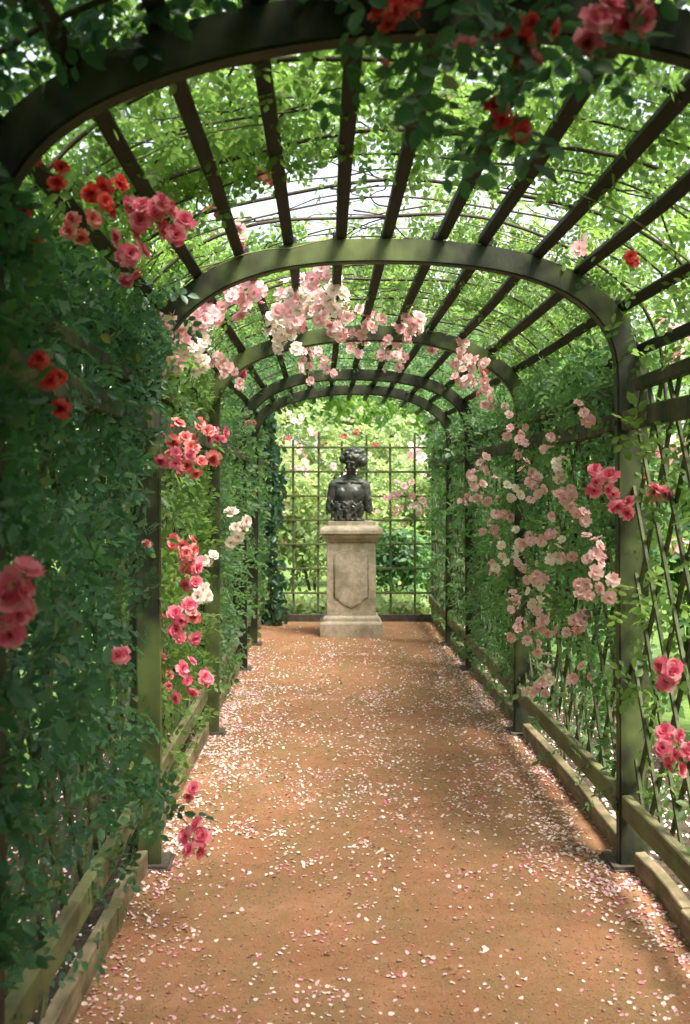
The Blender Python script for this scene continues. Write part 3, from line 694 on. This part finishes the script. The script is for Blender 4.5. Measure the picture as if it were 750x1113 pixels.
for (px, py, n, r) in [(634, 452, 6, 11), (555, 472, 5, 10), (568, 470, 4, 8), (564, 490, 4, 8), (597, 484, 6, 11), (610, 511, 6, 10), (574, 511, 7, 13), (555, 530, 7, 11), (581, 532, 9, 14), (596, 530, 5, 9), (613, 546, 8, 13), (624, 536, 4, 7),
                       (561, 588, 9, 14), (574, 582, 6, 10), (600, 585, 6, 11), (603, 604, 6, 10), (622, 605, 4, 8), (555, 612, 8, 13), (574, 617, 8, 13), (587, 628, 8, 13), (648, 615, 9, 12), (656, 638, 5, 9), (634, 640, 4, 7),
                       (561, 650, 8, 12), (577, 655, 9, 14), (592, 668, 5, 9), (587, 678, 6, 10), (563, 686, 7, 11), (623, 686, 6, 9), (631, 673, 3, 6), (580, 701, 5, 8), (593, 727, 7, 11), (574, 745, 5, 8), (588, 746, 5, 8), (631, 740, 4, 8), (640, 560, 4, 7), (645, 590, 4, 8)]:
    C(k, px, py, max(3, int(n * .85)), r * 1.45, .027, 'pale' if random.random() < .75 else 'white', 'small', sub=False, inset=.20)
C(k, 657, 525, 7, 17, .036, 'hot', 'double', Z=4.55, elong=1.3); C(k, 682, 549, 2, 7, .032, 'hot', Z=4.4)
for (px, py, n, r) in [(505, 372, 3, 8), (530, 385, 2, 6), (540, 400, 4, 10)]: C(k, px, py, n, r, .03, 'coral' if px > 520 else 'pale', 'small', inset=.02, sub=False)
k = ('R', 3)
for (px, py, n, r) in [(538, 575, 6, 10), (545, 560, 4, 8), (515, 520, 8, 14), (508, 545, 8, 12), (525, 505, 6, 12), (520, 535, 6, 10), (500, 395, 7, 13), (512, 412, 7, 13), (525, 425, 6, 11), (498, 412, 5, 10), (518, 395, 5, 9), (535, 440, 4, 9), (538, 620, 4, 8), (532, 545, 4, 8)]:
    C(k, px, py, n, r * 1.15, .032, 'pale', 'small', sub=False, inset=.17)
C(('R', 5), 440, 535, 14, 26, .036, 'pale', 'small', Z=11.9, sub=False); C(('R', 5), 428, 548, 7, 14, .034, 'pale', 'small', Z=11.9, sub=False); C(('R', 5), 455, 550, 6, 12, .034, 'white', 'small', Z=11.9, sub=False)
for (px, py) in [(348, 480), (370, 474), (405, 484), (388, 470)]: C(('R', 5), px, py, 2, 4, .03, 'coral', 'small', Z=13.0, sub=False)
k = ('R', 1)
C(k, 713, 533, 3, 10, .034, 'hot', Z=4.2); C(k, 700, 518, 1, 4, .022, 'hot', 'bud', Z=4.3); C(k, 730, 728, 5, 17, .034, 'hot', Z=4.0); C(k, 728, 812, 7, 18, .032, 'hot', Z=3.95, elong=1.1); C(k, 735, 825, 4, 14, .034, 'hot', Z=3.95)
C(k, 690, 283, 2, 6, .024, 'red', Z=3.7); C(k, 632, 262, 2, 7, .03, 'pale', 'small', inset=-.05, sub=False)
for (px, py, n, r) in [(735, 360, 7, 16), (742, 480, 6, 14), (722, 495, 5, 10), (735, 395, 5, 12), (703, 620, 3, 8), (745, 590, 4, 10)]: C(k, px, py, n, r, .028, 'pale', 'small', inset=-.12, sub=False)
k = ('R', 0)
C(k, 418, 10, 7, 22, .022, 'red', Z=2.05); C(k, 505, 43, 1, 4, .024, 'hot', Z=2.05); C(k, 565, 42, 5, 16, .020, 'red', Z=2.05); C(k, 578, 58, 2, 7, .02, 'hot', Z=2.05); C(k, 607, 32, 1, 3, .020, 'red', Z=2.05)
C(k, 665, 28, 8, 24, .030, 'hot', Z=2.05); C(k, 552, 130, 5, 14, .021, 'red', Z=2.1); C(k, 536, 157, 1, 3, .018, 'red', 'bud', Z=2.1); C(k, 457, 102, 2, 8, .016, 'hot', 'bud', Z=2.1); C(k, 418, 68, 1, 3, .024, 'hot', 'bud', Z=2.1)
C(k, 508, 70, 2, 8, .016, 'hot', 'bud', Z=2.1); C(k, 455, 10, 2, 8, .02, 'red', 'bud', Z=2.1)
def twig(key, pts, r=.003):
    b = Vector(PL[key].location); mb = MB(); mb.tube([Vector(p) - b for p in pts], [r * (1 - .5 * i / len(pts)) for i in range(len(pts))], 5); mb.build('twig', M['cane'], PL[key], smooth=True)
twig(('R', 0), [pix(500, -60, 2.2), pix(520, 10, 2.12), pix(540, 60, 2.1), pix(550, 125, 2.1)]); twig(('R', 0), [pix(430, -60, 2.2), pix(440, 10, 2.1), pix(470, 50, 2.1), pix(460, 100, 2.1)])
twig(('R', 0), [pix(640, -60, 2.2), pix(600, 0, 2.12), pix(560, 35, 2.1), pix(520, 60, 2.1)]); twig(('L', 1), [pix(-30, 410, 2.5), pix(15, 420, 2.5), pix(40, 412, 2.55), pix(56, 395, 2.56)])
twig(('L', 1), [pix(120, 800, 3.95), pix(160, 850, 4.0), pix(190, 880, 4.02), pix(212, 905, 4.02)]); twig(('L', 3), [pix(228, 560, 7.4), pix(245, 560, 7.5), pix(258, 572, 7.6)])
twig(('R', 5), [pix(492, 470, 12.3), pix(468, 500, 12.1), pix(440, 528, 11.95)]); twig(('R', 1), [pix(760, 500, 4.1), pix(735, 510, 4.2), pix(712, 528, 4.25)])

# ------------------------------------------------------------------ ivy column and low plants by the end trellis
def blob_foliage(name, parent, c, r, n, size, m, kind=3, seed=0, hollow=.35, zmin=.02):
    rng = np.random.default_rng(seed); u = unit(rng.normal(0, 1, (n, 3))); rad = rng.uniform(hollow, 1, n) ** .6
    lump = .72 + .55 * vnoise(u * 2.6 + seed * 5.1)
    P = np.array(c) + u * np.array(r) * (rad * lump)[:, None]; w = vnoise(P * (2.2 / max(r)) + seed) ; ok = (w > .36) & (P[:, 2] > zmin)
    P = P[ok]; u = u[ok]; k = len(P); D = rng.normal(0, .8, (k, 3)) + u * .4 + np.array([0, 0, -.2]); N = rng.normal(0, .5, (k, 3)) + u * .6 + np.array([0, 0, .7])
    v, q = scatter(P - np.array(parent.location), D, N, size * rng.uniform(.7, 1.3, k), kind); return v, q
iv = empty('ivy', (-.60, 13.0, 0)); tag(iv, 'column of dark glossy ivy climbing the left end of the trellis', 'ivy')
rng = np.random.default_rng(5); n = 950; hz = rng.uniform(.0, 2.35, n); P = np.stack([-.60 + rng.normal(0, .055, n) + .05 * np.sin(hz * 5), 13.15 + rng.normal(0, .1, n), hz], -1)
v, q = scatter(P - np.array([-.60, 13.0, 0]), rng.normal(0, .5, (n, 3)) + np.array([0, 0, -.8]), rng.normal(0, .5, (n, 3)) + np.array([.2, -1, .3]), .085 * rng.uniform(.6, 1.3, n), 1)
link('foliage', np_mesh('foliage', v, q), M['ivy'], iv)
for q_ in range(4):
    mb = MB(); mb.tube([(random.uniform(-.1, .1), .15 + random.uniform(-.05, .05), .02 + i * .28) for i in range(9)], .008, 5); mb.build('stem', M['bark'], iv, smooth=True)

def shrub(name, label, cat, x, y, rx, ry, h, n, size, m, seed, flowers=None, group=None, kind=3):
    o = empty(name, (x, y, 0)); tag(o, label, cat, group)
    Vs, Qs, b = [], [], 0; rs = random.Random(seed)
    for i in range(7):
        cx, cy, cz = x + rs.uniform(-.5, .5) * rx, y + rs.uniform(-.5, .5) * ry, h * rs.uniform(.3, .72); k = rs.uniform(.35, .6)
        v, q = blob_foliage('f', o, (cx, cy, cz), (rx * k, ry * k, h * .33), n // 7, size, m, kind, seed * 9 + i, .3); Vs.append(v); Qs.append(q + b); b += len(v)
    link('foliage', np_mesh('foliage', np.concatenate(Vs), np.concatenate(Qs)), m, o)
    for i in range(5):
        a = rs.uniform(0, 6.28); mb = MB(); mb.tube([(0, 0, -.02), (.15 * rx * math.cos(a), .15 * ry * math.sin(a), h * .3), (.4 * rx * math.cos(a), .4 * ry * math.sin(a), h * .75)], [.02, .014, .005], 6); mb.build('stem', M['bark'], o, smooth=True)
    if flowers:
        col, nf = flowers
        for i in range(nf):
            a = rs.uniform(0, 6.28); c = Vector((x + .5 * rx * math.cos(a), y - ry * rs.uniform(.2, .6), h * rs.uniform(.35, .95))); cluster(o, c, rs.randint(4, 8), .12, .045, col, 'small', False, (0, -1, .3))
    return o
def tree(label, x, y, h, cr, seed, m='tree', n=9000, size=.26):
    o = empty('tree', (x, y, 0)); tag(o, label, 'tree', 'trees around the rose garden'); rs = random.Random(seed)
    tk = MB(); top = h * .62; pts = [(0, 0, -.05), (rs.uniform(-.1, .1), rs.uniform(-.1, .1), h * .2), (rs.uniform(-.2, .2), rs.uniform(-.2, .2), h * .42), (rs.uniform(-.3, .3), rs.uniform(-.3, .3), top)]
    tk.tube(pts, [h * .028, h * .022, h * .016, h * .007], 9); tk.build('trunk', M['bark'], o, smooth=True)
    Vs, Qs, b = [], [], 0; K = 13
    for i in range(K):
        a = i * 2.4 + rs.uniform(-.3, .3); rr = cr * rs.uniform(.25, .75) if i else 0; cz = h * rs.uniform(.38, .86); k = rs.uniform(.30, .5) * cr
        c = (x + rr * math.cos(a), y + rr * math.sin(a), cz)
        lb = MB(); z0 = h * rs.uniform(.25, .45); lb.tube([(0, 0, z0), (rr * .5 * math.cos(a), rr * .5 * math.sin(a), (z0 + cz) / 2), (rr * math.cos(a), rr * math.sin(a), cz)], [h * .010, h * .007, h * .002], 6); lb.build('limb', M['bark'], o, smooth=True)
        v, q = blob_foliage('f', o, c, (k, k, k * .8), n // K, size, m, 3, seed * 17 + i, .25); Vs.append(v); Qs.append(q + b); b += len(v)
    link('crown', np_mesh('crown', np.concatenate(Vs), np.concatenate(Qs)), M[m], o); return o
shrub('shrub', 'pale green bush pressed against the back of the trellis, left of the bust', 'shrub', -.15, 15.2, 1.0, .8, 2.0, 3000, .13, M['bushA'], 1, ('pale', 6), 'shrubs behind the trellis')
shrub('shrub', 'pale green bush with pink flowers right of the bust behind the trellis', 'shrub', 1.0, 15.5, 1.1, .8, 2.1, 3000, .13, M['bushA'], 2, ('pale', 8), 'shrubs behind the trellis')
shrub('shrub', 'low dark green bush behind the right side of the trellis', 'shrub', .9, 14.8, .6, .4, 1.1, 1300, .12, M['leafMid'], 3, None, 'shrubs behind the trellis')
shrub('shrub', 'tall light bush beyond the left end of the trellis', 'shrub', -1.6, 16.2, 1.2, 1.0, 3.0, 6000, .15, M['bushA'], 4, None, 'shrubs behind the trellis')
shrub('shrub', 'tall light bush beyond the right end of the trellis', 'shrub', 2.6, 16.4, 1.3, 1.0, 3.0, 6000, .15, M['bushA'], 5, None, 'shrubs behind the trellis')
shrub('shrub', 'tall airy bush directly behind the bust, seen under the last arch', 'shrub', .35, 18.5, 1.8, 1.0, 2.9, 4500, .16, M['bushA'], 6, ('pale', 6), 'shrubs behind the trellis')
rng = np.random.default_rng(8); n = 1500; P = np.stack([rng.uniform(-.72, 1.22, n), rng.uniform(13.6, 14.6, n), rng.uniform(.02, .20, n) * (1 - .3 * rng.random(n))], -1)
v, q = scatter(P, rng.normal(0, .6, (n, 3)) + np.array([0, -.3, .4]), rng.normal(0, .4, (n, 3)) + np.array([0, -.5, .9]), .12 * rng.uniform(.6, 1.3, n), 1)
o = link('ground_cover', np_mesh('ground_cover', v, q), M['bushA']); tag(o, 'low leafy ground cover at the foot of the end trellis', 'ground cover', None, 'stuff')
side_sh = [(3.2, 3.6, 1.0, 1.1, 1.9, 'bushA', 'bright bush with pale pink flowers outside the near right trellis', ('pale', 9)), (3.0, 6.4, .9, 1.2, 2.2, 'bushA', 'rounded bright bush outside the right trellis behind the pale pink roses', None),
           (2.9, 9.6, .9, 1.4, 2.2, 'bushB', 'dark bush outside the right trellis by the fourth arch', None), (2.9, 12.6, .9, 1.3, 2.4, 'bushA', 'light bush outside the last right trellis panel', None),
           (-2.7, 4.2, .9, 1.3, 2.2, 'bushB', 'dark bush outside the near left trellis', None), (-2.6, 7.0, .9, 1.3, 2.1, 'bushA', 'bright bush outside the left trellis behind the salmon pink roses', None),
           (-2.5, 10.0, .9, 1.3, 2.3, 'bushA', 'light bush outside the left trellis by the fourth arch', None), (-2.3, 13.2, .8, 1.2, 2.3, 'bushB', 'dark bush outside the left end of the trellis', None)]
for i, (x, y, rx, ry, h, mk, lab, fl) in enumerate(side_sh): shrub('shrub', lab, 'shrub', x, y, rx, ry, h, 4200, .14, M[mk], 20 + i, fl, 'shrubs outside the pergola')
trees = [(-5.5, 12, 7.5, 3.0, 'broad tree left of the pergola'), (-7, 20, 9, 3.6, 'tall tree far back on the left'), (9.5, 10, 7.5, 3.0, 'broad tree right of the pergola'), (10, 22, 8, 3.6, 'tall tree far back on the right'),
         (-1.5, 27, 7.5, 3.6, 'round tree far behind the bust, left of centre'), (5.0, 29, 7, 3.4, 'round tree far behind the bust, right of centre'), (-6.5, 4.5, 7, 2.8, 'near tree outside the left trellis'), (8.5, 3.0, 7, 2.8, 'near tree outside the right trellis'), (1.2, 38, 9, 4.5, 'farthest tree showing pale over the end of the pergola')]
for i, (x, y, h, cr, lab) in enumerate(trees): tree(lab, x, y, h, cr, 60 + i)
# ------------------------------------------------------------------ fallen petals
def ptmpl(seed):
    r = random.Random(seed); V = []
    for j, (y, w) in enumerate([(0, .22), (.5, .48), (1, .3)]):
        for i in (-1, 0, 1): V.append((i * w * r.uniform(.85, 1.15), y - .5 + r.uniform(-.06, .06), (.13 * i * i + .07 * (y - .5) ** 2 * 4) * r.uniform(-.3, 1.4)))
    return np.array(V), np.array([(j * 3 + i, j * 3 + i + 1, j * 3 + i + 4, j * 3 + i + 3) for j in (0, 1) for i in (0, 1)])
PT = [ptmpl(i) for i in range(6)]
rng = np.random.default_rng(21)
def path_z(x, y): return .006 + .006 * (vnoise(np.stack([x * 2.5, y * 2.5, x * 0 + .006 * 50], -1)) - .5) * 2
N = 170000; px = rng.uniform(-.71, 1.21, N); py = rng.uniform(3.2, 13.3, N)
el = np.exp(-((px + .72) / .30) ** 2); er = np.exp(-((px - 1.22) / .22) ** 2)
den = .11 + .30 * vnoise(np.stack([px * 2.2, py * 1.3, px * 0], -1)) ** 2 + .75 * el * np.clip((9.5 - abs(py - 7.2) * 2.4) / 6, .12, 1) + .75 * er
den *= np.where(py > 9.3, np.clip(1.25 - (py - 9.3) * .42, .10, 1), 1) * np.where(py < 4.4, .62, 1) * (.12 + 1.7 * vnoise(np.stack([px * 6, py * 4, px * 0 + 4], -1)) ** 1.6 * (.4 + 1.2 * vnoise(np.stack([px * 19, py * 15, px * 0 + 8], -1))))
den *= .9
kp = rng.random(N) < den * .62; px, py = px[kp], py[kp]
ordr = np.argsort(py); px, py = px[ordr], py[ordr]; pz = path_z(px, py) + .002
pink = rng.random(len(px)) < np.where(py < 4.8, .34, .10)
sz = rng.uniform(.007, .0165, len(px)) * (1 + .25 * (rng.random(len(px)) < .12)); rot = rng.uniform(0, 6.28, len(px)); tl = rng.normal(0, .28, (len(px), 2)); flip = rng.random(len(px)) < .3
print('petals on path', len(px))
inview = np.abs((px * F / py + VX) - 375) < 385
inview &= (VY + CH * F / py) < 1120
near = np.where(inview)[0][:300]; near_set = set(near.tolist())
pmesh = {}
for i in near:
    kx = int(i) % 6; c = 'fallenpink' if pink[i] else 'fallen'
    if (kx, c) not in pmesh:
        me = np_mesh('rose_petal', PT[kx][0], PT[kx][1], smooth=True); me.materials.append(M[c]); pmesh[(kx, c)] = me
    o = bpy.data.objects.new('rose_petal', pmesh[(kx, c)]); COL.objects.link(o)
    o.location = (px[i], py[i], pz[i] + (.003 if flip[i] else 0)); s = sz[i]; o.scale = (s, s, s); o.rotation_euler = (tl[i][0] + (math.pi if flip[i] else 0), tl[i][1], rot[i])
    if pink[i]: tag(o, 'small deep pink rose petal fallen on the near part of the orange path', 'petal', 'pink petals on the near path')
    else: tag(o, 'small whitish rose petal fallen on the near part of the orange path', 'petal', 'white petals on the near path')
def petal_field(name, X, Y, Z, S, Rt, TL, c, parent_label):
    Vs, Qs, b = [], [], 0
    for k in range(6):
        id_ = np.arange(len(X)) % 6 == k; t, q = PT[k]; n = int(id_.sum())
        if not n: continue
        tt = t[None] * S[id_][:, None, None]; c_, s_ = np.cos(Rt[id_])[:, None], np.sin(Rt[id_])[:, None]
        zz = tt[..., 2] + tt[..., 0] * TL[id_][:, 0:1] + tt[..., 1] * TL[id_][:, 1:2]
        v = np.stack([tt[..., 0] * c_ - tt[..., 1] * s_ + X[id_][:, None], tt[..., 0] * s_ + tt[..., 1] * c_ + Y[id_][:, None], zz + Z[id_][:, None]], -1)
        Vs.append(v.reshape(-1, 3)); Qs.append((q[None] + (np.arange(n) * 9)[:, None, None]).reshape(-1, 4) + b); b += n * 9
    o = link(name, np_mesh(name, np.concatenate(Vs), np.concatenate(Qs), smooth=True), M[c]); tag(o, parent_label, 'petals', None, 'stuff')
rest = np.array([i for i in range(len(px)) if i not in near_set]); 
for c, mk, lab in ((pink[rest], 'fallenpink', 'scatter of pink fallen petals along the path'), (~pink[rest], 'fallen', 'scatter of whitish fallen petals along the path')):
    id_ = rest[c]; petal_field('petal_litter', px[id_], py[id_], pz[id_] + .002, sz[id_], rot[id_], tl[id_], mk, lab)
for sgn, lab in ((-1, 'drift of pale petals on the soil left of the path'), (1, 'drift of pale petals on the soil right of the path')):
    n = 4000; d = 1.0 + .62 * rng.random(n) ** 1.3; X = XC + sgn * d; Y = rng.uniform(2.0, 13.3, n)
    k2 = rng.random(n) < .45 + .7 * vnoise(np.stack([X * 4, Y * 3, X * 0 + 9], -1)); X, Y = X[k2], Y[k2]; n = len(X)
    petal_field('petal_litter', X, Y, .022 + rng.uniform(0, .006, n), rng.uniform(.010, .022, n), rng.uniform(0, 6.28, n), rng.normal(0, .35, (n, 2)), 'fallen', lab)

# loose grit on the path
rng = np.random.default_rng(77); n = 16000; gy = 3.1 + 7 * rng.random(n) ** 1.5; gx = rng.uniform(-.71, 1.21, n); gs = rng.uniform(.0016, .0050, n) * (1 + (rng.random(n) < .04) * 1.0)
base = np.array([(1, 0, 0), (-1, 0, 0), (0, 1, 0), (0, -1, 0), (0, 0, .7), (0, 0, -.7)], float); ft = np.array([(0, 2, 4), (2, 1, 4), (1, 3, 4), (3, 0, 4), (2, 0, 5), (1, 2, 5), (3, 1, 5), (0, 3, 5)])
V = base[None] * gs[:, None, None] * rng.uniform(.6, 1.3, (n, 6, 1)); V = V + np.stack([gx, gy, path_z(gx, gy) + gs * .25], -1)[:, None]
o = link('path_grit', np_mesh('path_grit', V, ft[None] + (np.arange(n) * 6)[:, None, None], n=3), M['grit']); tag(o, 'loose sandy grit lying on the orange path', 'grit', None, 'stuff')

# ------------------------------------------------------------------ light, sky, camera
w = bpy.data.worlds.new('World'); SC.world = w; w.use_nodes = True; nt = w.node_tree
sky = nt.nodes.new('ShaderNodeTexSky'); sky.sky_type = 'NISHITA'; sky.sun_disc = False
SUN_EL, SUN_AZ = 60, 135     # azimuth clockwise from +Y
sky.sun_elevation = R(SUN_EL); sky.sun_rotation = R(SUN_AZ); sky.air_density = 1.0; sky.dust_density = 7.0; sky.ozone_density = .6
bg = nt.nodes['Background']; bg.inputs[1].default_value = .125; nt.links.new(mix(nt, mix(nt, ramp(nt, [(.35, (.35, .35, .35)), (.65, (.85, .85, .85))], noise(nt, 3.2, 5, .6, vec=nt.nodes.new('ShaderNodeTexCoord').outputs['Generated'])), 0.0, 1.0, 'FLOAT'), sky.outputs[0], (2.3, 2.2, 2.02)), bg.inputs[0])
L = bpy.data.lights.new('sun', 'SUN'); L.energy = 2.3; L.angle = R(26); L.color = (1, .95, .84)
so = bpy.data.objects.new('sun', L); COL.objects.link(so)
az = R(SUN_AZ); d = Vector((math.sin(az) * math.cos(R(SUN_EL)), math.cos(az) * math.cos(R(SUN_EL)), math.sin(R(SUN_EL))))
so.rotation_euler = d.to_track_quat('Z', 'Y').to_euler(); so.location = (0, 0, 20)
cd = bpy.data.cameras.new('camera'); cam = bpy.data.objects.new('camera', cd); COL.objects.link(cam); SC.camera = cam
cam.location = (0, 0, CH); cam.rotation_euler = (R(90), 0, 0); cd.sensor_fit = 'VERTICAL'; cd.sensor_height = 36; cd.lens = 36 * F / 1113
cd.shift_x = 21 / 1113; cd.shift_y = -25.5 / 1113; cd.clip_start = .05; cd.clip_end = 3000
cd.dof.use_dof = True; cd.dof.focus_distance = 6.2; cd.dof.aperture_fstop = 5.0
vs = SC.view_settings; vs.view_transform = 'Standard'; vs.look = 'None'; vs.exposure = 2.55; vs.gamma = 1
SC.cycles.max_bounces = 8; SC.cycles.diffuse_bounces = 6; SC.cycles.transmission_bounces = 6; SC.cycles.use_denoising = True
